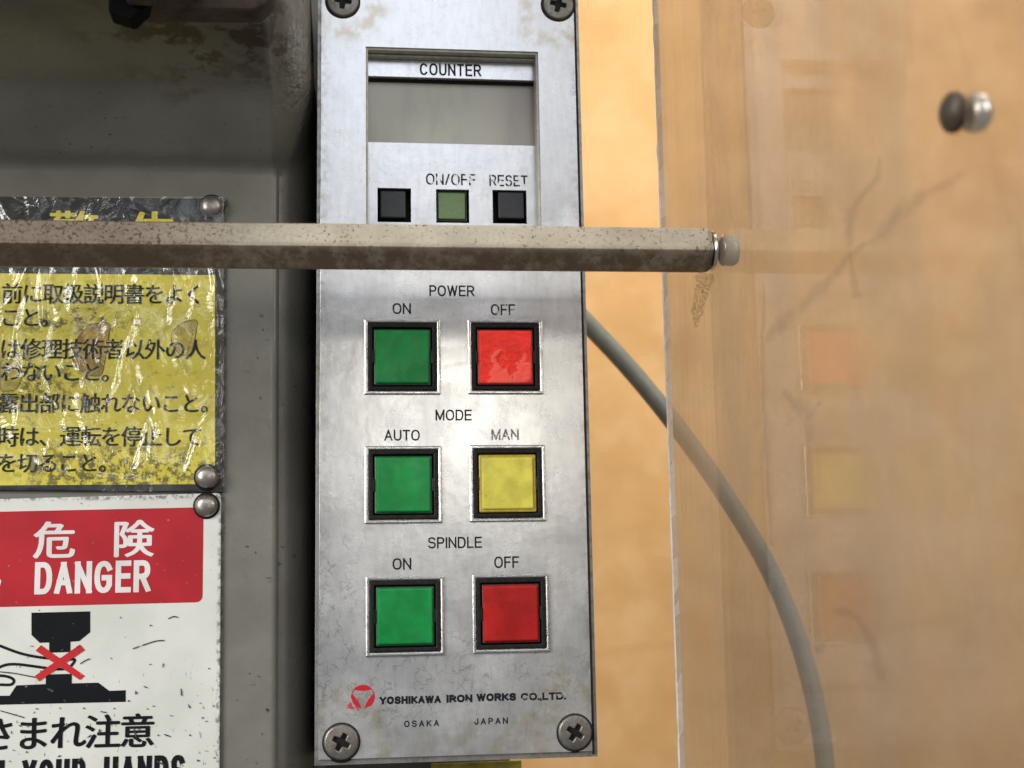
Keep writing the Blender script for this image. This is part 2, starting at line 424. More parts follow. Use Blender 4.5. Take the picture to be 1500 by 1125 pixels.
M_rskirt = flat('dark_red_skirt', (.22, .008, .006), .35, 0, .4, .4, 900)
M_yskirt = flat('amber_skirt', (.42, .30, .02), .3, 0, .5, .2, 800)
def ink(name, col, wear=0., scale=900, rough=.5, thr=.5):
    t = NT(name); t.set(Base_Color=col, Roughness=rough); t.b.inputs['Specular IOR Level'].default_value = .15
    if wear:
        m = t.ramp(t.noise(scale, 4, .6), thr - .03, thr + .03)
        t.set(Alpha=t.math('SUBTRACT', 1., t.mul(m, wear)))
    return t.m
M_ink = ink('black_ink', (.012, .012, .014), .5, 1500, thr=.66)
M_solid = ink('solid_black_ink', (.012, .012, .014))
M_inkw = ink('worn_black_ink', (.012, .012, .014), 1., 640, thr=.565)
M_inkf = ink('faded_ink', (.13, .13, .125), .9, 1200, thr=.56)
M_inkc = ink('chipped_black_ink', (.012, .012, .014), .9, 700, thr=.60)
M_logo = ink('red_ink', (.50, .018, .03), .8, 1500, thr=.66)
M_smear = ink('smeared_red_ink', (.55, .05, .06), 1., 600, thr=.44)
# casting paint
t = NT('grey_green_paint'); X, Yc, Z = t.xyz()
base = t.mix(t.ramp(t.noise(45, 5), .3, .7), (.158, .151, .126), (.195, .187, .160))
sp = t.mul(t.ramp(t.noise(1, 4, .6, vec=t.map((420, 420, 620))), .66, .70), t.ramp(t.noise(40, 4), .42, .6)); base = t.mix(t.mul(sp, .8), base, (.03, .024, .018))
ru = t.mul(t.ramp(t.noise(1, 6, .7, vec=t.map((110, 110, 260))), .47, .58), t.ramp(t.dist(at(330, 30, F - .035), (.42, .5, 1), vec=t.warp(80, .02)), .018, .006)); base = t.mix(t.mul(ru, .85), base, (.045, .020, .008))
# grime line around the signs
gx = t.math('ABSOLUTE', t.add(X, -at(326, 600, F).x)); gr = t.mul(t.ramp(gx, .0012, .0001), t.ramp(t.noise(500, 5, .7), .42, .55)); gr = t.mul(gr, t.ramp(Z, at(326, 286, F).z, at(326, 296, F).z)); base = t.mix(t.mul(gr, .85), base, (.04, .03, .022))
rgh = t.ramp(t.dist(at(425, 50, .0), (.55, .55, .6), vec=t.warp(100, .01)), .0155, .0085)
base = t.mix(t.mul(rgh, .55), base, (.30, .29, .26)); big = t.mul(t.noise(1, 5, .62, vec=t.map((420, 300, 330), rot=(0, .6, 0)), dist=.8), t.add(t.mul(rgh, 1.), .02))  # rough corner's paint lightened: light falling there is put into the colour
t.set(Base_Color=base, Roughness=t.ramp(t.noise(120, 4), .3, .7, .25, .40), Normal=t.bump(t.add(t.mul(big, 3.0), t.add(t.mul(t.noise(110, 3), .32), t.mul(t.noise(700, 4), .04))), .0007, .8))
M_paint = t.m
# rusty bar
t = NT('rust_speckled_steel'); X, Yc, Z = t.xyz()
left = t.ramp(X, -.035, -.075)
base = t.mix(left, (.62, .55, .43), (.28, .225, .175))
base = t.mix(t.ramp(t.noise(90, 5), .35, .7, 0, .55), base, (.42, .36, .26))
dk = t.ramp(t.noise(1300, 3, .6), .58, .66); mk = t.add(t.ramp(t.noise(110, 3), .38, .62, .25, 1), t.ramp(X, .045, .054)); base = t.mix(t.mul(dk, t.math('MINIMUM', mk, 1.)), base, (.11, .07, .035))
rs = t.mul(t.ramp(t.noise(1250, 4, .6, dist=.5), .54, .60), t.add(.12, t.mul(left, .85))); base = t.mix(rs, base, (.15, .078, .042))
bt = t.ramp(Z, .0228, .0200); base = t.mix(t.mul(bt, t.ramp(t.noise(200, 5, .7), .35, .6, .55, .95)), base, (.15, .10, .06))  # lower facets browned: rust, plus underside shade put into the colour
t.set(Base_Color=base, Metallic=.72, Roughness=.42, Normal=t.bump(t.noise(1500, 4), .00006))
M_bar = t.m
# wall, warm and mottled
t = NT('warm_wall'); wpv = t.warp(8, .05)
c = t.mix(t.ramp(t.noise(9, 6, .55, vec=wpv), .35, .68), (.66, .365, .13), (.83, .485, .20))
c = t.mix(t.ramp(t.noise(38, 5, .6), .42, .72, 0, .35), c, (.90, .60, .31))
c = t.mix(t.ramp(t.voro(2.6, vec=t.warp(6, .04)), .0, .01, .16, 0), c, (.45, .25, .10))
t.set(Base_Color=c, Roughness=.75, Normal=t.bump(t.noise(60, 4), .0006)); M_wall = t.m
M_cable = flat('grey_cable_sheath', (.24, .235, .19), .5, 0, .4, .1, 200)
# acrylic
def clear(name, tint, haze, hcol, gloss_rough=.02, extra=None, boost=1., f0=.04):
    t = NT(name); t.t.nodes.remove(t.b)
    lw = t.n('ShaderNodeLayerWeight'); lw.inputs['Blend'].default_value = .5
    fr = t.math('POWER', lw.outputs['Facing'], 5.); fr = t.mul(t.add(f0, t.mul(fr, 1 - f0)), boost)
    fr = t.math('MINIMUM', fr, .95)
    tr = t.n('ShaderNodeBsdfTransparent', Color=tint); gl = t.n('ShaderNodeBsdfGlossy', Roughness=gloss_rough); gl.inputs['Color'].default_value = (1, 1, 1, 1)
    hz = t.n('ShaderNodeBsdfDiffuse', Color=hcol); tl = t.n('ShaderNodeBsdfTranslucent', Color=hcol)
    ad = t.n('ShaderNodeMixShader'); t.put(ad.inputs[1], hz.outputs[0]); t.put(ad.inputs[2], tl.outputs[0]); ad.inputs[0].default_value = .5
    m1 = t.n('ShaderNodeMixShader'); t.put(m1.inputs[0], haze(t) if callable(haze) else haze); t.put(m1.inputs[1], tr.outputs[0]); t.put(m1.inputs[2], ad.outputs[0])
    m2 = t.n('ShaderNodeMixShader'); t.put(m2.inputs[0], fr); t.put(m2.inputs[1], m1.outputs[0]); t.put(m2.inputs[2], gl.outputs[0])
    if extra: extra(t, gl)
    t.put(t.out.inputs['Surface'], m2.outputs[0]); return t.m
def hz_sheet(t):
    X, Yc, Z = t.xyz()
    st = t.ramp(t.noise(1, 5, .6, vec=t.map((200, 240, 14))), .42, .76)
    zone = t.ramp(Yc, -.085, -.03); z2 = t.ramp(Yc, .004, -.004)
    st2 = t.ramp(t.noise(1, 5, .6, vec=t.map((46, 46, 20)), dist=.6), .42, .66)
    return t.add(.17, t.add(t.mul(t.mul(st, zone), .09), t.mul(st2, .12)))
def sheet_gloss(t, gl):
    X, Yc, Z = t.xyz(); t.put(gl.inputs['Roughness'], t.add(t.ramp(Yc, -.085, -.15, .010, .16), t.ramp(t.noise(1, 4, .6, vec=t.map((90, 90, 30))), .5, .7, 0, .05)))
M_sheet = clear('acrylic_surface', (.865, .85, .83, 1), hz_sheet, (.40, .34, .27, 1), .012, sheet_gloss, .52)
M_sedge = flat('sawn_acrylic_edge', (.93, .93, .94), .45, 0, .5, .2, 500, .0003)
_nt = M_sedge.node_tree; _tl = _nt.nodes.new('ShaderNodeBsdfTranslucent'); _tl.inputs['Color'].default_value = (.95, .95, .96, 1)
_mx = _nt.nodes.new('ShaderNodeMixShader'); _mx.inputs[0].default_value = .5
_nt.links.new(_nt.nodes['Principled BSDF'].outputs[0], _mx.inputs[1]); _nt.links.new(_tl.outputs[0], _mx.inputs[2]); _nt.links.new(_mx.outputs[0], _nt.nodes['Material Output'].inputs['Surface'])
def streak():
    t = NT('dark_streak_film'); uv = t.n('ShaderNodeUVMap'); sx = t.n('ShaderNodeSeparateXYZ'); t.put(sx.inputs[0], uv.outputs[0])
    e = t.math('SUBTRACT', 1., t.math('ABSOLUTE', t.add(t.mul(sx.outputs[0], 2.), -1.)))
    a = t.mul(t.mul(t.ramp(e, 0, .9), t.ramp(t.noise(260, 4), .25, .6, .35, 1)), .24)
    t.set(Base_Color=(.16, .125, .10), Roughness=.6, Alpha=a); return t.m
M_streak = streak()
M_grit = None
t = NT('speckled_grit'); al = t.ramp(t.noise(1500, 3), .50, .55); t.set(Base_Color=(.10, .085, .06), Roughness=.7, Alpha=t.mul(al, .5)); M_grit = t.m
# signs
t = NT('black_sign_enamel'); t.set(Base_Color=t.mix(t.ramp(t.noise(200, 5), .4, .7), (.012, .013, .015), (.04, .042, .045)), Roughness=.35); M_sblack = t.m
t = NT('yellow_sign_paint'); c = t.mix(t.ramp(t.noise(55, 5, .6), .35, .7), (.78, .66, .05), (.88, .78, .12))
c = t.mix(t.mul(t.ramp(t.noise(120, 4, .6, dist=1.), .55, .7), .5), c, (.40, .33, .06))
dr = t.mul(t.ramp(t.noise(430, 6, .75), .46, .56), t.mx(t.ramp(t.dist(at(185, 690, F), (.36, 1, 1.6), vec=t.warp(150, .01)), .013, .006), t.ramp(t.dist(at(20, 560, F), (.4, 1, 1.2), vec=t.warp(150, .012)), .011, .003)))
dr = t.mx(dr, t.mul(t.ramp(t.noise(500, 6, .75), .49, .58), t.ramp(t.dist(at(110, 470, F), (.5, 1, 1.6), vec=t.warp(150, .01)), .010, .003)))
dr = t.mx(dr, t.mul(t.ramp(t.noise(380, 6, .75), .57, .64), .5))
c = t.mix(t.mul(dr, .85), c, (.05, .04, .02)); t.set(Base_Color=c, Roughness=.4); M_syellow = t.m
M_stain = flat('brown_oil_stain', (.44, .29, .055), .4, 0, .3, .4, 350)
M_stainy = flat('amber_stain', (.58, .46, .07), .4, 0, .5, .3, 350)
M_stedge = flat('stain_edge', (.10, .06, .02), .5)
t = NT('white_sign_enamel')
c = t.mix(t.ramp(t.noise(60, 5), .3, .7), (.60, .61, .55), (.70, .70, .65))
X, Yc, Z = t.xyz()
k1 = t.mul(t.ramp(t.noise(1, 4, .6, vec=t.map((330, 330, 800), rot=(0, .5, 0))), .68, .705), t.ramp(t.noise(38, 3), .45, .56)); c = t.mix(t.mul(k1, .9), c, (.04, .035, .03))
k2 = t.mul(t.ramp(t.noise(1, 4, .6, vec=t.map((900, 900, 260))), .66, .70), t.ramp(Z, -.062, -.075)); c = t.mix(t.mul(k2, .75), c, (.07, .06, .05))
ed = t.mx(t.ramp(t.math('ABSOLUTE', t.add(X, -at(323, 900, F).x)), .0011, .0002), t.ramp(t.math('ABSOLUTE', t.add(Z, -at(200, 728, F).z)), .0012, .0002)); c = t.mix(t.mul(ed, t.ramp(t.noise(600, 5, .7), .46, .6, 0, .75)), c, (.08, .06, .04))
t.set(Base_Color=c, Roughness=t.ramp(t.noise(90, 4), .3, .7, .26, .4), Normal=t.bump(t.noise(60, 3), .00015)); M_swhite = t.m
def printed(name, col, chip=(.55, .55, .5)):
    t = NT(name); k = t.mul(t.ramp(t.noise(1000, 4), .70, .73), .6)
    c = t.mix(t.ramp(t.noise(80, 5), .3, .7), tuple(x * .88 for x in col), tuple(min(1, x * 1.1) for x in col))
    t.set(Base_Color=t.mix(k, c, chip), Roughness=.33); return t.m
M_pred = printed('red_print', (.42, .013, .022), (.5, .3, .3)); M_pblack = printed('black_print', (.010, .011, .013), (.25, .25, .25)); M_pblack.node_tree.nodes['Principled BSDF'].inputs['Specular IOR Level'].default_value = .12; M_pwhite = printed('white_print', (.70, .68, .66))
M_xred = printed('cross_red_print', (.50, .018, .022))
M_rust = steel('rusty_iron', (.075, .055, .042), .7, .7, .1, 250, (.022, .013, .008))
M_blk = flat('black_rubber', (.004, .004, .004), .8, 0, .1)
def film_extra(t, gl):
    t.put(gl.inputs['Normal'], t.bump(t.add(t.noise(75, 4, .55, dist=1.8), t.mul(t.noise(420, 3, dist=1.), .06)), .0009, 1.))
def hz_film(t):
    st = t.ramp(t.noise(1, 5, .6, vec=t.map((120, 120, 45), rot=(0, .35, 0)), dist=1.2), .47, .68)
    return t.add(.01, t.mul(st, .09))
M_film = clear('crumpled_film', (.99, .985, .95, 1), hz_film, (.62, .62, .55, 1), .2, film_extra, 1.25, .06)
# ------------------------------------------------------------------ background wall
wl = box('wall', -1.6, 2.2, .52, .56, -1.2, 1.3, M_wall); tag(wl, 'warm tan wall behind the machine', None, None, 'structure')
# ------------------------------------------------------------------ machine casting
def smooth_list(rows, it):
    for _ in range(it):
        new = [rows[0]]
        for i in range(1, len(rows) - 1):
            new.append([(a + b * 2 + c) / 4 for a, b, c in zip(rows[i - 1], rows[i], rows[i + 1])])
        new.append(rows[-1]); rows = new
    return rows
body = empty('machine_casting', (-.09, F, -.11), 'grey-green painted cast iron machine body with shadowed overhang, left of the panel', 'machine')
# key levels: image row on the section's front surface, front plane, edge column, chamfer end column, depth of chamfer end
KEY = [(-700, F - .150, 300, 420, F - .080), (-190, F - .100, 366, 440, F - .040), (0, F - .048, 386, 453, F - .010), (60, F - .034, 391, 452, F - .006), (126, F - .0205, 399, 460, F + .002), (130, F - .0190, 400, 460, F + .002),
       (185, F - .0115, 402, 462, F + .014), (236, F - .0035, 405, 466, F + .030), (246, F, 406, 470, F + .033), (300, F, 406, 472, F + .036), (700, F, 405, 472, F + .036), (1300, F, 403, 472, F + .036)]
lev = []
for py, yf, e, ce, cd in KEY:
    P = at(300, py, yf); E_ = at(e, py, yf); Cc = at(ce, py, cd)
    lev.append([P.z, yf, E_.x, Cc.x, cd, E_.z, Cc.z])
rows = []
for a, b in zip(lev[:-1], lev[1:]):
    n = max(1, int(abs(b[0] - a[0]) / .0008))
    for k in range(n): rows.append([x + (y - x) * k / n for x, y in zip(a, b)])
rows.append(lev[-1]); rows = smooth_list(rows, 3)
vs, fs = [], []
def sect(z, yf, ex, cx, cd, ez_, cz_):
    r = .0016; pts = []
    for k in range(14): pts.append((-.30 + (ex - r + .30) * k / 13, yf, z + (ez_ - z) * max(0, (k - 9) / 4)))
    a = Vector((ex - r, yf, ez_)); p = Vector((ex, yf, ez_)); dr = (Vector((cx, cd, cz_)) - p).normalized(); b = p + dr * r
    for k in range(1, 7): t_ = k / 7; q = a * (1 - t_) ** 2 + p * 2 * t_ * (1 - t_) + b * t_ * t_; pts.append(tuple(q))
    c2 = Vector((cx, cd, cz_)); pts.append(tuple(b))
    ct = Vector((b.x + .86 * (c2.x - b.x), b.y + .10 * (c2.y - b.y), (b.z + c2.z) / 2))
    for k in range(1, 14): s_ = k / 14; q = b * (1 - s_) ** 2 + ct * 2 * s_ * (1 - s_) + c2 * s_ * s_; pts.append(tuple(q))
    g = max(c2.y + .012, F + .036)
    pts += [tuple(c2), (c2.x + .0003, c2.y + .0008, cz_), (c2.x + .0006, g, cz_), (.0195, g + .001, cz_), (.0195, .09, cz_), (-.30, .09, cz_)]
    return pts
for r_ in rows:
    for x, y, z in sect(*r_): vs.append((x, y + .00012 * noise.noise(Vector((x * 60, y * 60, z * 60))), z))
m = len(vs) // len(rows)
for i in range(len(rows) - 1):
    for k in range(m - 1): fs.append((i * m + k, (i + 1) * m + k, (i + 1) * m + k + 1, i * m + k + 1))
cst = pyd('casting', vs, fs, M_paint, body, smooth=True)
def sharp(o, ang=35):
    me = o.data; bm = bmesh.new(); bm.from_mesh(me)
    for e in bm.edges:
        if len(e.link_faces) == 2 and e.calc_face_angle(0) > math.radians(ang): e.smooth = False
    bm.to_mesh(me); bm.free()
sharp(cst, 38)
# rusty bracket under the head, and the black rubber tab beside it
br = empty('rusty_bracket', at(280, 0, -.055), 'dark rusty iron bracket under the machine overhang at the top left', 'bracket')
pts = round_poly([(150, -60), (405, -60), (402, 6), (380, 27), (165, 24)], [0, 0, 10, 16, 6])
pts = [(x, y - 14) for x, y in pts]
poly_px('bracket_block', pts, -.052, .008, M_rust, br, bev=.0012)
rb = empty('rubber_tab', at(185, 0, -.06), 'small black rubber tab hanging beside the rusty bracket', 'tab')
poly_px('tab_block', [(160, -40), (225, -40), (214, 8), (193, 28), (158, 17)], -.058, .006, M_blk, rb, bev=.0006)
box('tab_sleeve', at(183, 0, -.061).x, at(228, 0, -.061).x, -.0625, -.0585, at(190, 2, -.061).z, at(190, -40, -.061).z, flat('dark_grey_rubber', (.02, .023, .027), .5), rb, bev=.0008)
# ------------------------------------------------------------------ control panel
panel = empty('control_panel', (.001, .02, ZB), 'silver control panel with counter display and six coloured push buttons', 'control panel')
xl, xr = at(470, 600, 0).x, at(852, 600, 0).x
xl = -.0316; xr = .0328
def rect_px(x0, y0, x1, y1, Y):
    a = at(x0, y1, Y); b = at(x1, y0, Y); return (a.x, b.x, a.z, b.z)
cw = rect_px(536, 76, 788, 345, 0)
BTN = [(533, 467, 646, 579, M_green, None, 'green'), (684.5, 467, 796, 579, M_redlit, None, 'lit red'), (535, 653, 647, 767, M_green, None, ''),
       (688, 652, 799, 764, M_yellow, M_yskirt, ''), (537, 845, 650, 960, M_green, None, ''), (692, 841, 805, 956, M_red, None, '')]
brect = []
for b in BTN:
    c = at((b[0] + b[2]) / 2, (b[1] + b[3]) / 2, 0); brect.append((c.x, c.z))
BW = .0186
holes = [cw] + [(x - BW / 2 + .0011, x + BW / 2 - .0011, z - BW / 2 + .0011, z + BW / 2 - .0011) for x, z in brect]
fp = plate_holes('face_plate', xl, xr, ZB + .0008, ZT, 0, .0045, holes, M_plate, panel, .0004)
hb = plate_holes('housing', xl - .0009, xr + .0014, ZB - .0006, ZT + .001, .0009, .030, [(cw[0] - .001, cw[1] + .001, cw[2] - .001, cw[3] + .001)] + [(h[0] - .0001, h[1] + .0001, h[2] - .0001, h[3] + .0001) for h in holes[1:]], M_box, panel, .0004)
box('gap_strip', xr + .0001, xr + .0006, .0002, .0012, ZB, ZT, M_void, panel)  # black strip standing in for the dark gap beside the plate
# counter module
cm = empty('counter_module', (0, 0, 0), None, None); cm.parent = panel; cm.location = Vector((0, 0, 0))
CY = .0048
def rp(x0, y0, x1, y1, Y=CY): return rect_px(x0, y0, x1, y1, Y)
lcd = rp(538, 118, 784, 208)
keys = [rp(553, 276, 602, 325), rp(639, 278, 687, 326), rp(722, 279, 771, 327)]
mod = plate_holes('bezel_plate', cw[0] - .002, cw[1] + .002, cw[2] - .001, cw[3] + .002, CY, CY + .0016, [lcd] + keys, M_face, panel, .00015)
bpy.data.objects.remove(cm)
mod.name = 'counter_unit'
box('unit_backing', cw[0] - .002, cw[1] + .002, CY + .0046, CY + .006, cw[2] - .002, cw[3] + .002, M_void, mod)
box('top_lip', cw[0] - .0005, cw[1] + .0005, CY - .0022, CY - .0001, cw[3] - .0013, cw[3] - .0008, flat('bounce_tint_lip', (.58, .56, .48), .4, .1, .5, .2, 500), mod, bev=.0002)  # pale cream stands in for light bounced up onto the underside
t = NT('lcd_glass'); X, Yc, Z = t.xyz()
c = t.mix(t.ramp(X, .0, .022), (.56, .56, .46), (.52, .47, .42)); c = t.mix(t.ramp(t.noise(1, 5, .6, vec=t.map((220, 220, 60))), .5, .72, 0, .35), c, (.40, .39, .37))
c = t.mix(t.mul(t.ramp(t.noise(700, 3), .64, .70), .35), c, (.55, .54, .52))
t.set(Base_Color=c, Roughness=.22, Normal=t.bump(t.noise(180, 3), .00004)); M_lcd = t.m
box('display', lcd[0] - .0006, lcd[1] + .0006, CY + .0026, CY + .004, lcd[2] - .0006, lcd[3] - .0006, M_lcd, mod)
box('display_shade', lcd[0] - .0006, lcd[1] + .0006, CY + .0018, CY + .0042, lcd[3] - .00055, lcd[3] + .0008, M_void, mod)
for i, (k, px4) in enumerate(zip(keys, ((557, 280, 594, 319), (642, 283, 681, 321), (730, 282, 767, 320)))):
    r = rp(*px4, CY + .0009)
    box('key', r[0], r[1], CY + .0006, CY + .004, r[2], r[3], M_gkey if i == 1 else M_dkey, mod, bev=.0003)
    if i == 1: ring('key_collar', r[0] - .00045, r[1] + .00045, r[2] - .00045, r[3] + .00045, .0004, CY + .0011, CY + .004, flat('dark_green_collar', (.04, .07, .035), .4), mod)
LY = -.00004
for s, a, b, yb, cap, Y, mt, wt in (
    ('COUNTER', 615, 705, 111, 17.5, CY + LY, M_ink, .15), ('ON/OFF', 624, 697, 271, 16.5, CY + LY, M_inkw, .14), ('RESET', 717, 773, 273, 16.5, CY + LY, M_inkw, .14)):
    latin('lettering', s, a, b, yb, cap, Y, mt, mod, wt, .22, slope=.026 if s == 'COUNTER' else .016)
ring('bounce_liner', cw[0] - .0001, cw[1] + .0001, cw[2] - .0001, cw[3] + .0001, .0007, .0005, CY, flat('bounce_tint_liner', (.60, .585, .50), .45, .1, .5, .15, 500), panel, .00015)  # added liner, bounced light on the recess walls put into its colour
for s, a, b, yb, cap, mt, wt, sl in (
    ('POWER', 629, 695, 434, 16, M_ink, .145, .008), ('ON', 575, 602, 460, 16, M_ink, .145, .006), ('OFF', 719, 755, 461.5, 16, M_inkc, .145, .006),
    ('MODE', 638, 691, 616, 16, M_ink, .145, .0), ('AUTO', 563, 615, 645.5, 16, M_ink, .145, -.002), ('MAN', 720, 760, 644.5, 16, M_inkf, .145, -.004),
    ('SPINDLE', 627, 706, 803, 16.5, M_ink, .145, -.012), ('ON', 575, 602.5, 834.5, 17, M_ink, .145, -.014), ('OFF', 724, 760.5, 832, 17, M_ink, .145, -.016)):
    latin('lettering', s, a, b, yb, cap, LY, mt, panel, wt, .22, slope=sl)
latin('lettering', 'YOSHIKAWA', 556, 646, 1031, 11.5, LY, M_solid, panel, .29, .14, slope=-.022)
latin('lettering', 'IRON', 654, 692, 1029, 11.5, LY, M_inkc, panel, .29, .14, slope=-.022)
latin('lettering', 'WORKS', 698, 756, 1027, 11.5, LY, M_solid, panel, .29, .14, slope=-.022)
latin('lettering', 'CO.,LTD.', 763, 829, 1025.5, 11, LY, M_inkc, panel, .26, .14, slope=-.022)
latin('lettering', 'OSAKA', 592, 643, 1064.5, 9.5, LY, M_solid, panel, .19, .75, slope=-.03)
latin('lettering', 'JAPAN', 695, 744, 1061, 9.5, LY, M_solid, panel, .19, .75, slope=-.03)
# emblem
ec = at(531.5, 1021, LY); er = .0026
ring_pts = [(ec.x + er * 1.02 * math.cos(math.radians(a)), ec.z + er * 1.02 * math.sin(math.radians(a))) for a in range(-50, 190, 8)]
rv, rf = [], []; ribbon(ring_pts, .00028, 0, rv, rf); pyd('emblem', [(a, LY * 1.3, b) for a, b, c in rv], rf, M_logo, panel)
vs, fs = [], []
for q, a0 in enumerate((90, 213, 327)):
    b0 = len(vs); a1, a2 = a0 - 50, a0 + 50; n = 12
    for k in range(n + 1):
        a = math.radians(a1 + (a2 - a1) * k / n); vs.append((ec.x + er * math.cos(a), LY, ec.z + er * math.sin(a)))
    pa, pb = Vector(vs[b0]), Vector(vs[-1]); inw = Vector((-math.cos(math.radians(a0)), 0, -math.sin(math.radians(a0)))) * er * .10
    for k in range(n + 1):
        s = k / n; p = pa.lerp(pb, s) + inw * math.sin(math.pi * s); vs.append(tuple(p))
    for k in range(n): fs.append((b0 + k, b0 + k + 1, b0 + n + 2 + k, b0 + n + 1 + k))
pyd('emblem', vs, fs, M_logo, panel)
def blob(name, cx, cy, rx, ry, Y, mat, parent, n=26, seed=1, amp=.3, rot=0):
    c = at(cx, cy, Y); k = .33 / 1980; vs = [tuple(c)]; fs = []
    for i in range(n):
        a = 2 * math.pi * i / n; r = 1 + amp * noise.noise(Vector((math.cos(a) * 1.5, math.sin(a) * 1.5, seed * 3.1)))
        x, z = rx * r * math.cos(a) * k, ry * r * math.sin(a) * k; ca, sa = math.cos(rot), math.sin(rot)
        vs.append((c.x + x * ca - z * sa, Y, c.z + x * sa + z * ca))
    for i in range(n): fs.append((0, 1 + i, 1 + (i + 1) % n))
    return pyd(name, vs, fs, mat, parent)
blob('ink_smear', 517, 1036, 10, 7, LY * 1.6, M_smear, panel, seed=3)
# push buttons
def button(i, x, z, lm, skirt):
    h = BW / 2
    r = ring('push_button', x - h, x + h, z - h, z + h, .0009, -.0007, .0015, M_rim, panel, .0003)
    h2 = h - .00095
    ring('bezel', x - h2, x + h2, z - h2, z + h2, .0011, -.00045, .004, M_black2, r, .0003)
    h3 = h2 - .0013
    ring('inner_frame', x - h3, x + h3, z - h3, z + h3, .0007, .0001, .004, M_black, r, .0002)
    box('well', x - h2 + .0005, x + h2 - .0005, .002, .0035, z - h2 + .0005, z + h2 - .0005, M_void, r)
    for s in (-1, 1):
        box('latch', x + s * (h2 - .0011) - .0003, x + s * (h2 - .0011) + .0003, -.0003, .0016, z - .0016, z + .0016, M_black, r, bev=.0001)
    hl = .0069
    if skirt:
        box('skirt', x - hl - .0001, x + hl + .0001, -.0001, .002, z - hl - .0001, z + hl + .0001, skirt, r, bev=.0003)
        hl = .0063
    else:
        box('skirt', x - hl, x + hl, .0000, .002, z - hl, z + hl, {M_green: M_gskirt, M_redlit: M_rskirt, M_red: M_rskirt}[lm], r, bev=.0003)
        hl = .00655
    cap = box('lens', x - hl, x + hl, -.0006, .002, z - hl, z + hl, lm, r, bev=.00045, seg=3)
    return r
LBL = ['green POWER ON push button', 'lit red POWER OFF push button with blistered lens', 'green AUTO push button', 'yellow MAN push button', 'green SPINDLE ON push button', 'dark red SPINDLE OFF push button']
for i, (b, (x, z)) in enumerate(zip(BTN, brect)):
    r = button(i, x, z, b[4], b[5]); r['label'] = LBL[i]
# screws
def screw_mesh(R=.0041):
    n, m = 72, 26; vs, fs = [(0, 0, 0)], []
    def hgt(x, z, r):
        y = -.0010 * (1 - .35 * (r / R) ** 2)
        if r > R * .9: y += .0006 * ((r / R - .9) / .1) ** 2
        a, b = abs(x), abs(z); wd, ln = .00050, .0020
        dd = min(max(a - wd * (1.25 - .3 * b / ln), b - ln), max(b - wd * (1.25 - .3 * a / ln), a - ln), math.hypot(a, b) - .00095)
        s = max(0., min(1., .5 - dd / .00025)); dep = .0019 * (1 - .45 * min(1, r / ln))
        return y + dep * s
    vs[0] = (0, hgt(0, 0, 0), 0)
    for i in range(1, m + 1):
        r = R * i / m
        for k in range(n):
            a = 2 * math.pi * k / n; x, z = r * math.cos(a), r * math.sin(a); vs.append((x, hgt(x, z, r), z))
    for k in range(n): vs.append((R * math.cos(2 * math.pi * k / n), .0003, R * math.sin(2 * math.pi * k / n)))
    for k in range(n): fs.append((0, 1 + (k + 1) % n, 1 + k))
    for i in range(m):
        for k in range(n): j = (k + 1) % n; fs.append((1 + i * n + k, 1 + i * n + j, 1 + (i + 1) * n + j, 1 + (i + 1) * n + k))
    return vs, fs
sv, sf = screw_mesh()
me_s = bpy.data.meshes.new('screw'); me_s.from_pydata(sv, [], sf); me_s.update(); me_s.materials.append(M_screw)
me_s.polygons.foreach_set('use_smooth', [True] * len(me_s.polygons))
for p, a in zip(SP, (8, 12, 28, 32)):
    o = bpy.data.objects.new('screw', me_s); C.objects.link(o); o.parent = panel
    o.location = Vector((p.x, 0, p.z)) - wloc(panel); o.rotation_euler = (0, math.radians(a), 0)
    g = lathe('grime_ring', [(-.00006, .0043), (.0001, .0047)], (p.x, 0, p.z), (0, 1, 0), M_black2, panel, 40)
    g.parent = panel
# yellow tag under the panel
yl = empty('yellow_label', at(700, 1125, .0425), 'narrow yellow label on the casting just below the control panel', 'label')
yp = rect_px(632, 1114, 764, 1220, .0415)
box('label_plate', yp[0], yp[1], .0412, .0420, yp[2], yp[3], flat('dull_yellow_label', (.42, .34, .05), .5, 0, .4, .3, 200), yl, bev=.0002)
# ------------------------------------------------------------------ warning sign, upper left
ws = empty('warning_sign', at(150, 718, F), 'yellow and black Japanese warning sign under crumpled clear film', 'sign')
WY = F - .0012
poly_px('backing', [(-160, 286), (326, 291), (326, 721), (-160, 717)], WY, .001, M_sblack, ws, bev=.0002)
poly_px('yellow_field', [(-160, 399), (315, 403), (315, 709), (-160, 712)], WY - .00012, .0001, M_syellow, ws)
TY = WY - .00026
K = M_pblack
kanji('lettering', '前に取扱説明書をよく', 2, 299, 446, 30, TY, K, ws, .018, .004)
kanji('lettering', 'こと。', 0, 89, 480, 29, TY, K, ws, .018, .004)
kanji('lettering', 'は修理技術者以外の人', -1, 301, 527, 30, TY, K, ws, .018, .003)
kanji('lettering', 'わないこと。', 0, 178, 560, 29, TY, K, ws, .018, .002)
kanji('lettering', '露出部に触れないこと。', -3, 323, 606, 29.5, TY, K, ws, .018, 0)
kanji('lettering', '時は、運転を停止して', -4, 296, 655, 30, TY, K, ws, .018, -.001)
kanji('lettering', 'を切ること。', -5, 174, 693, 29, TY, K, ws, .018, -.003)
kanji('title_lettering', '警', 71, 143, 384, 74, WY - .00014, M_syellow, ws, .02)
kanji('title_lettering', '告', 188, 260, 385, 74, WY - .00014, M_syellow, ws, .02)
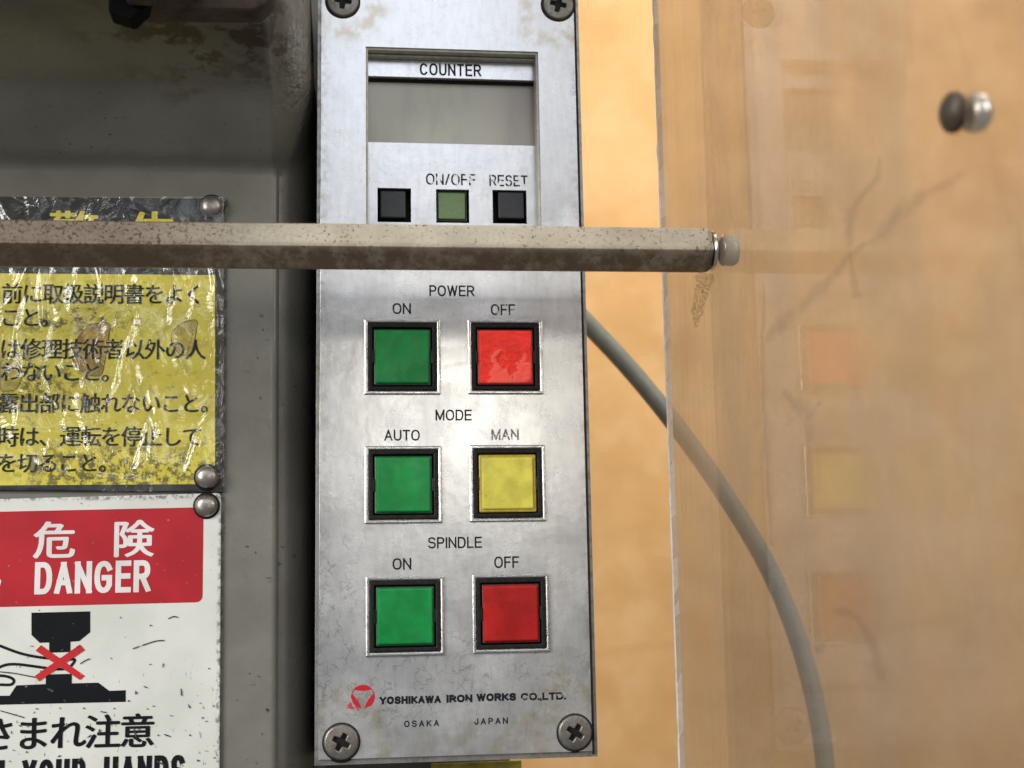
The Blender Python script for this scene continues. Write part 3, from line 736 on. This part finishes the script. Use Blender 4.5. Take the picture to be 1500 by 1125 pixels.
# oil stains under the film
def stain(pts, mt, Y):
    P = round_poly(pts, [8] * len(pts), 4)
    poly_px('stain', P, Y, .00003, mt, ws)
    vs, fs = [], []; Q = [at(x, y, Y - .00002) for x, y in P]; Q.append(Q[0])
    ribbon([(q.x, q.z) for q in Q], .00016, 0, vs, fs); pyd('stain_edge', [(a, Y - .00002, b) for a, b, c in vs], fs, M_stedge, ws)
SY = WY - .00018
stain([(162, 472), (158, 510), (149, 552), (130, 550), (110, 538), (104, 518), (116, 490), (134, 474)], M_stain, SY)
stain([(290, 467), (287, 490), (280, 520), (266, 522), (252, 506), (250, 488), (266, 472)], M_stainy, SY)
stain([(0, 527), (22, 526), (34, 548), (24, 572), (0, 574)], M_stainy, SY)
# crumpled film
random.seed(3)
nx, nz = 170, 150; vs, fs = [], []
xa_, xb_ = -160, 327
creases = []
for k in range(46):
    cx, cy = random.uniform(-60, 330), random.uniform(280, 720); a = random.uniform(-.5, .5) + (math.pi / 2 if random.random() < .75 else 0.2)
    creases.append((cx, cy, math.cos(a), math.sin(a), random.uniform(25, 95), random.uniform(3, 8), random.uniform(.0003, .0010) * random.choice((1, 1, -1))))
for j in range(nz + 1):
    for i in range(nx + 1):
        u, v = i / nx, j / nz
        px = xa_ + (xb_ - xa_) * u; py = 288 + (714 - 288) * v
        if i == nx: px += 3.0 * noise.noise(Vector((py / 16, 3, 0))) + 1
        if j == nz: py += (6 * math.sin((px - 60) / 260 * 3.1) if px > 60 else 0) + 2 * noise.noise(Vector((px / 30, 9, 0)))
        h = .0005 + .0007 * abs(noise.noise(Vector((px / 70, py / 90, 1)))) + .00035 * (1 - abs(noise.noise(Vector((px / 26, py / 40, 4)))) * 2)
        for cx, cy, ca, sa, ln, wd, am in creases:
            dx, dy = px - cx, py - cy; al = dx * ca + dy * sa; ac = -dx * sa + dy * ca + 5 * math.sin(al / 25)
            if abs(al) < ln and abs(ac) < wd * 4: h += am * math.exp(-(ac / wd) ** 2) * math.cos(al / ln * math.pi / 2)
        h *= min(1, (1 - u) * 30 + .25) * min(1, (1 - v) * 14 + .2)
        p = at(px, py, TY - .0001 - max(h, .00003)); vs.append(p)
for j in range(nz):
    for i in range(nx):
        a = j * (nx + 1) + i; fs.append((a, a + 1, a + nx + 2, a + nx + 1))
film = pyd('film', vs, fs, M_film, ws, smooth=True)
def rivet(px, py, parent, Y, R=.0027):
    p = at(px, py, Y); prof = [(.0, R * .96), (-.0004, R)] + [(-.0004 - .0017 * math.sin(math.radians(a)), R * math.cos(math.radians(a)) ** .8) for a in (12, 25, 38, 50, 62, 72, 81, 87)]
    o = lathe('rivet', prof, p, (0, 1, 0), M_rivet, parent, 36); sharp(o, 60)
    lathe('rivet_grime', [(-.00005, R * 1.16), (.0002, R * 1.2)], (p.x, Y, p.z), (0, 1, 0), M_black2, parent, 30)
    return o
rivet(310, 303, ws, WY - .0001); rivet(303.5, 699, ws, WY - .0006)
# ------------------------------------------------------------------ danger sign, lower left
ds = empty('danger_sign', at(150, 1125, F), 'white and red DANGER sign with crushed hand pictogram and scratches', 'sign')
DY = F - .0011
poly_px('plate', round_poly([(-160, 735), (324, 722), (321, 1240), (-160, 1250)], [0, 7, 0, 0]), DY, .001, M_swhite, ds, bev=.00025)
poly_px('red_panel', round_poly([(-160, 753), (298, 743), (296.5, 882), (-160, 893)], [0, 9, 11, 0]), DY - .00008, .00006, M_pred, ds)
sl = -.022
kanji('lettering', '危', 49, 109, 819, 54, DY - .00014, M_pwhite, ds, .026, sl)
kanji('lettering', '険', 165, 224, 817, 54, DY - .00014, M_pwhite, ds, .026, sl)
latin('lettering', 'DANGER', 50, 220, 869, 47, DY - .00014, M_pwhite, ds, .17, .15, slope=sl)
poly_px('lettering', [(-14, 846), (-2, 846), (2, 851), (0, 858), (-14, 859)], DY - .00014, .00004, M_pwhite, ds)
# the pressing tool pictogram
poly_px('press_head_print', [(46, 897.5), (132, 895.5), (132, 926), (116, 939), (103, 940), (103, 955), (72, 956), (72, 941), (58, 941.5), (46, 930)], DY - .00010, .00006, M_pblack, ds)
poly_px('press_base_print', [(67, 988), (105, 987), (105, 1001), (144, 1000), (160, 1012), (184, 1011), (184, 1028), (-160, 1036), (-160, 1022), (14, 1019), (24, 1004), (67, 1002)], DY - .00010, .00006, M_pblack, ds)
def stroke_px(name, pts, wpx, Y, mat, parent):
    # smooth the polyline (Catmull-Rom), thicken
    P = [Vector(p) for p in pts]; out = []
    for i in range(len(P) - 1):
        p0, p1, p2, p3 = P[max(0, i - 1)], P[i], P[i + 1], P[min(len(P) - 1, i + 2)]
        for k in range(6):
            s = k / 6; out.append(.5 * ((2 * p1) + (p2 - p0) * s + (2 * p0 - 5 * p1 + 4 * p2 - p3) * s * s + (3 * p1 - p0 - 3 * p2 + p3) * s ** 3))
    out.append(P[-1]); Q = [at(p.x, p.y, Y) for p in out]; vs, fs = [], []
    ribbon([(q.x, q.z) for q in Q], wpx * .333 / 1980, 0, vs, fs)
    return pyd(name, [(a, Y, b) for a, b, c in vs], fs, mat, parent)
HY = DY - .00012
stroke_px('hand_print', [(-60, 925), (-20, 938), (0, 946), (30, 957), (60, 963), (96, 966), (109, 966), (106, 973), (98, 979), (80, 980), (50, 976), (25, 973), (8, 974), (-10, 981), (-40, 990)], 3.6, HY, M_pblack, ds)
stroke_px('hand_print', [(-60, 996), (-20, 990), (5, 990), (18, 994), (20, 999), (14, 1003), (-8, 1003), (-60, 1006)], 3.6, HY, M_pblack, ds)
poly_px('cross_print', [(60, 945), (124, 990), (117, 996), (52, 953)], DY - .00018, .00003, M_xred, ds)
poly_px('cross_print', [(117, 944), (124, 952), (57, 998), (51, 990)], DY - .00021, .00003, M_xred, ds)
kanji('lettering', 'さまれ注意', -31, 226, 1099, 50, DY - .00012, M_pblack, ds, .026, -.028)
kanji('lettering', 'は', -84, -33, 1103, 50, DY - .00012, M_pblack, ds, .026, -.028)
latin('lettering', 'WATCH', -118, 5, 1161, 46, DY - .00012, M_pblack, ds, .175, .15, slope=-.028)
latin('lettering', 'YOUR', 31, 124, 1158, 46, DY - .00012, M_pblack, ds, .175, .15, slope=-.028)
latin('lettering', 'HANDS', 151, 270, 1153, 46, DY - .00012, M_pblack, ds, .175, .15, slope=-.028)
rivet(302.5, 741, ds, DY - .0001)
random.seed(12)
vs, fs = [], []
for k in range(66):
    cx, cy = random.uniform(0, 318), random.choice((random.uniform(895, 1120), random.uniform(1010, 1120)))
    ln, wd, a = random.uniform(1, 9) * random.random() ** 2 + .8, random.uniform(.5, 1.7), random.choice((random.uniform(-.6, .6), random.uniform(1.2, 1.9)))
    b0 = len(vs); n = 8
    for q in range(n):
        t_ = 2 * math.pi * q / n; r = 1 + .5 * random.uniform(-1, 1); x = ln * math.cos(t_) * r; y = wd * math.sin(t_) * r
        vs.append(at(cx + x * math.cos(a) - y * math.sin(a), cy + x * math.sin(a) + y * math.cos(a), DY - .00025))
    fs.append(tuple(range(b0, b0 + n)))
o = pyd('paint_chips', vs, fs, flat('dark_chip', (.05, .045, .038), .6, 0, .3, .5, 900), ds); o['kind'] = 'stuff'
for pts in ([(0, 984), (20, 986), (36, 989), (52, 992)], [(195, 950), (212, 944), (228, 939), (240, 938)], [(0, 1041), (18, 1046), (35, 1051)], [(118, 972), (124, 968), (131, 965)], [(247, 906), (254, 903), (260, 904)]):
    stroke_px('scratch', pts, 1.3, DY - .00026, M_inkc, ds)
# ------------------------------------------------------------------ hexagonal bar
BY, BZ = -.0437, at(1046, 366, -.0437).z
bar = empty('hexagonal_bar', (X0 - .002, BY, BZ), 'rust speckled steel hexagonal bar crossing in front of panel and sign', 'bar')
R = .00548; x1 = X0 - .0016
bm = bmesh.new(); secs = []
def hexv(x, r): return [bm.verts.new((x, BY + r * math.cos(a), BZ - .0002 - .003 * (x1 - x) + r * math.sin(a))) for a in [math.radians(180 + 12 + 60 * k) for k in range(6)]]
for x, r in ((-.22, R), (-.1, R), (x1 - .0011, R), (x1, R * .86)): secs.append(hexv(x, r))
for a, b in zip(secs[:-1], secs[1:]):
    for k in range(6): j = (k + 1) % 6; bm.faces.new((a[k], a[j], b[j], b[k]))
bm.faces.new(secs[0][::-1]); bm.faces.new(secs[-1])
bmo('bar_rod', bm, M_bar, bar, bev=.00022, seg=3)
lathe('washer', [(0, .0034), (.0002, .0042), (.0006, .0045), (.0009, .0044), (.0012, .0038), (.0014, .0030)], (x1 + .0001, BY, BZ - .0002), (1, 0, 0), M_washer, bar, 40)
lathe('screw_head', [(0, .0031), (.0003, .0033), (.0026, .0033), (.0034, .0028), (.0037, .0018)], (X0 + .0014, BY, BZ - .0002), (1, 0, 0), M_cap, bar, 40)
# ------------------------------------------------------------------ acrylic guard
gd = empty('acrylic_guard', (X0, .006, -.2), 'clear scratched acrylic guard sheet standing right of the panel', 'guard')
TH = .0012; yE = .0063
box('sheet', X0, X0 + TH, -.27, yE - .0006, -.26, .30, M_sheet, gd)
vs, fs = [], []; nseg = 160
for k in range(nseg + 1):
    z = -.26 + .56 * k / nseg; e = .0006 * noise.noise(Vector((z * 90, 0, 0))) + .0003 * noise.noise(Vector((z * 400, 5, 0)))
    e2 = .0003 * noise.noise(Vector((z * 250, 7, 0)))
    vs += [(X0 - .0001 + e2, yE - .0006 + e * .5, z), (X0 + TH, yE - .0006, z), (X0 + TH - .0002, yE + e, z), (X0 - .0002 + e2, yE + e, z)]
for k in range(nseg):
    for a in range(4): b = (a + 1) % 4; fs.append((k * 4 + a, k * 4 + b, k * 4 + 4 + b, k * 4 + 4 + a))
pyd('sawn_edge', vs, fs, M_sedge, gd)
gp = atx(1404, 165, X0); 
lathe('screw', [(0, .0026), (-.0006, .0028), (-.0013, .0026), (-.0019, .0018), (-.0022, .0006)], (X0 - .0001, gp.y, gp.z), (1, 0, 0), M_oldhead, gd, 36)
lathe('screw', [(0, .0024), (.0010, .0027), (.0020, .0025), (.0028, .0017), (.0032, .0005)], (X0 + TH + .0001, gp.y, gp.z), (1, 0, 0), M_bolt, gd, 36)
def xstroke(name, pts, wds, mat, xo=-.00006):
    P = [Vector(p) for p in pts]; out = []; W = []
    for i in range(len(P) - 1):
        p0, p1, p2, p3 = P[max(0, i - 1)], P[i], P[i + 1], P[min(len(P) - 1, i + 2)]
        for k in range(8):
            s = k / 8; out.append(.5 * ((2 * p1) + (p2 - p0) * s + (2 * p0 - 5 * p1 + 4 * p2 - p3) * s * s + (3 * p1 - p0 - 3 * p2 + p3) * s ** 3)); W.append(wds[i] + (wds[i + 1] - wds[i]) * s)
    out.append(P[-1]); W.append(wds[-1]); vs, fs = [], []
    for i, p in enumerate(out):
        a, b = out[max(0, i - 1)], out[min(len(out) - 1, i + 1)]; t_ = (b - a).normalized(); nr = Vector((-t_.y, t_.x)); ww = W[i] * (1 + .5 * noise.noise(Vector((p.x / 9, p.y / 9, 2))))
        jit = Vector((1.6 * noise.noise(Vector((p.y / 11, 1, 0))), 0))
        for s in (-.5, .5): q = p + nr * ww * s + jit; vs.append(atx(q.x, q.y, X0 + xo))
    for i in range(len(out) - 1): fs.append((2 * i, 2 * i + 1, 2 * i + 3, 2 * i + 2))
    o = pyd(name, vs, fs, mat, gd); uvl = o.data.uv_layers.new(name='UVMap')
    for lp in o.data.loops: uvl.data[lp.index].uv = (lp.vertex_index % 2, 0)
    return o
for pts, wd in (
    ([(1288, 230), (1284, 262), (1258, 292), (1246, 320), (1244, 352), (1248, 395), (1256, 436)], [1, 4, 4, 6, 4, 4, 6]),
    ([(1412, 252), (1390, 268), (1362, 280), (1338, 296), (1312, 318), (1290, 345), (1272, 358)], [2, 6, 5, 9, 7, 9, 2]),
    ([(1268, 356), (1240, 380), (1218, 408), (1196, 428), (1175, 448), (1150, 470), (1122, 498)], [2, 4, 5, 7, 6, 10, 3]),
    ([(1148, 572), (1160, 588), (1176, 600), (1184, 618), (1186, 648)], [4, 5, 10, 7, 4]),
    ([(1202, 590), (1192, 600), (1184, 615)], [2, 4, 4]),
    ([(1220, 894), (1244, 898), (1264, 918), (1280, 948), (1288, 975), (1290, 998)], [4, 5, 4, 6, 9, 4]),
    ([(1120, 420), (1117, 500), (1118, 580), (1122, 660), (1127, 740), (1130, 800)], [1, 2, 3, 4, 2, 1]),
    ([(1208, 940), (1200, 952), (1194, 948)], [2, 5, 2])):
    xstroke('dark_streak', pts, [q * 3.8 for q in wd], M_streak)  # soft dark brown streaks laid over the sheet
xstroke('grit_smudge', [(1034, 400), (1030, 420), (1022, 450), (1018, 480)], [32, 26, 18, 6], M_grit)
# ------------------------------------------------------------------ cable
CYY = .105
cp = [(800, 418), (840, 452), (866, 480), (905, 520), (945, 566), (985, 616), (1024, 668), (1062, 724), (1098, 780), (1130, 838), (1155, 896), (1176, 956), (1192, 1016), (1203, 1070), (1210, 1130), (1214, 1200)]
P = [at(x, y, CYY) for x, y in cp]; vs, fs = [], []; n = 20; rr = .0031
for i, p in enumerate(P):
    t_ = (P[min(i + 1, len(P) - 1)] - P[max(0, i - 1)]).normalized(); a = t_.cross(Vector((0, 1, 0))).normalized(); b = t_.cross(a)
    for k in range(n): q = 2 * math.pi * k / n; vs.append(p + (a * math.cos(q) + b * math.sin(q)) * rr)
for i in range(len(P) - 1):
    for k in range(n): j = (k + 1) % n; fs.append((i * n + k, i * n + j, (i + 1) * n + j, (i + 1) * n + k))
cb = pyd('power_cable', vs, fs, M_cable, None, smooth=True, origin=P[-1])
tag(cb, 'thick grey cable curving down behind the acrylic guard', 'cable')
sub = cb.modifiers.new('round', 'SUBSURF'); sub.levels = 1; sub.render_levels = 2
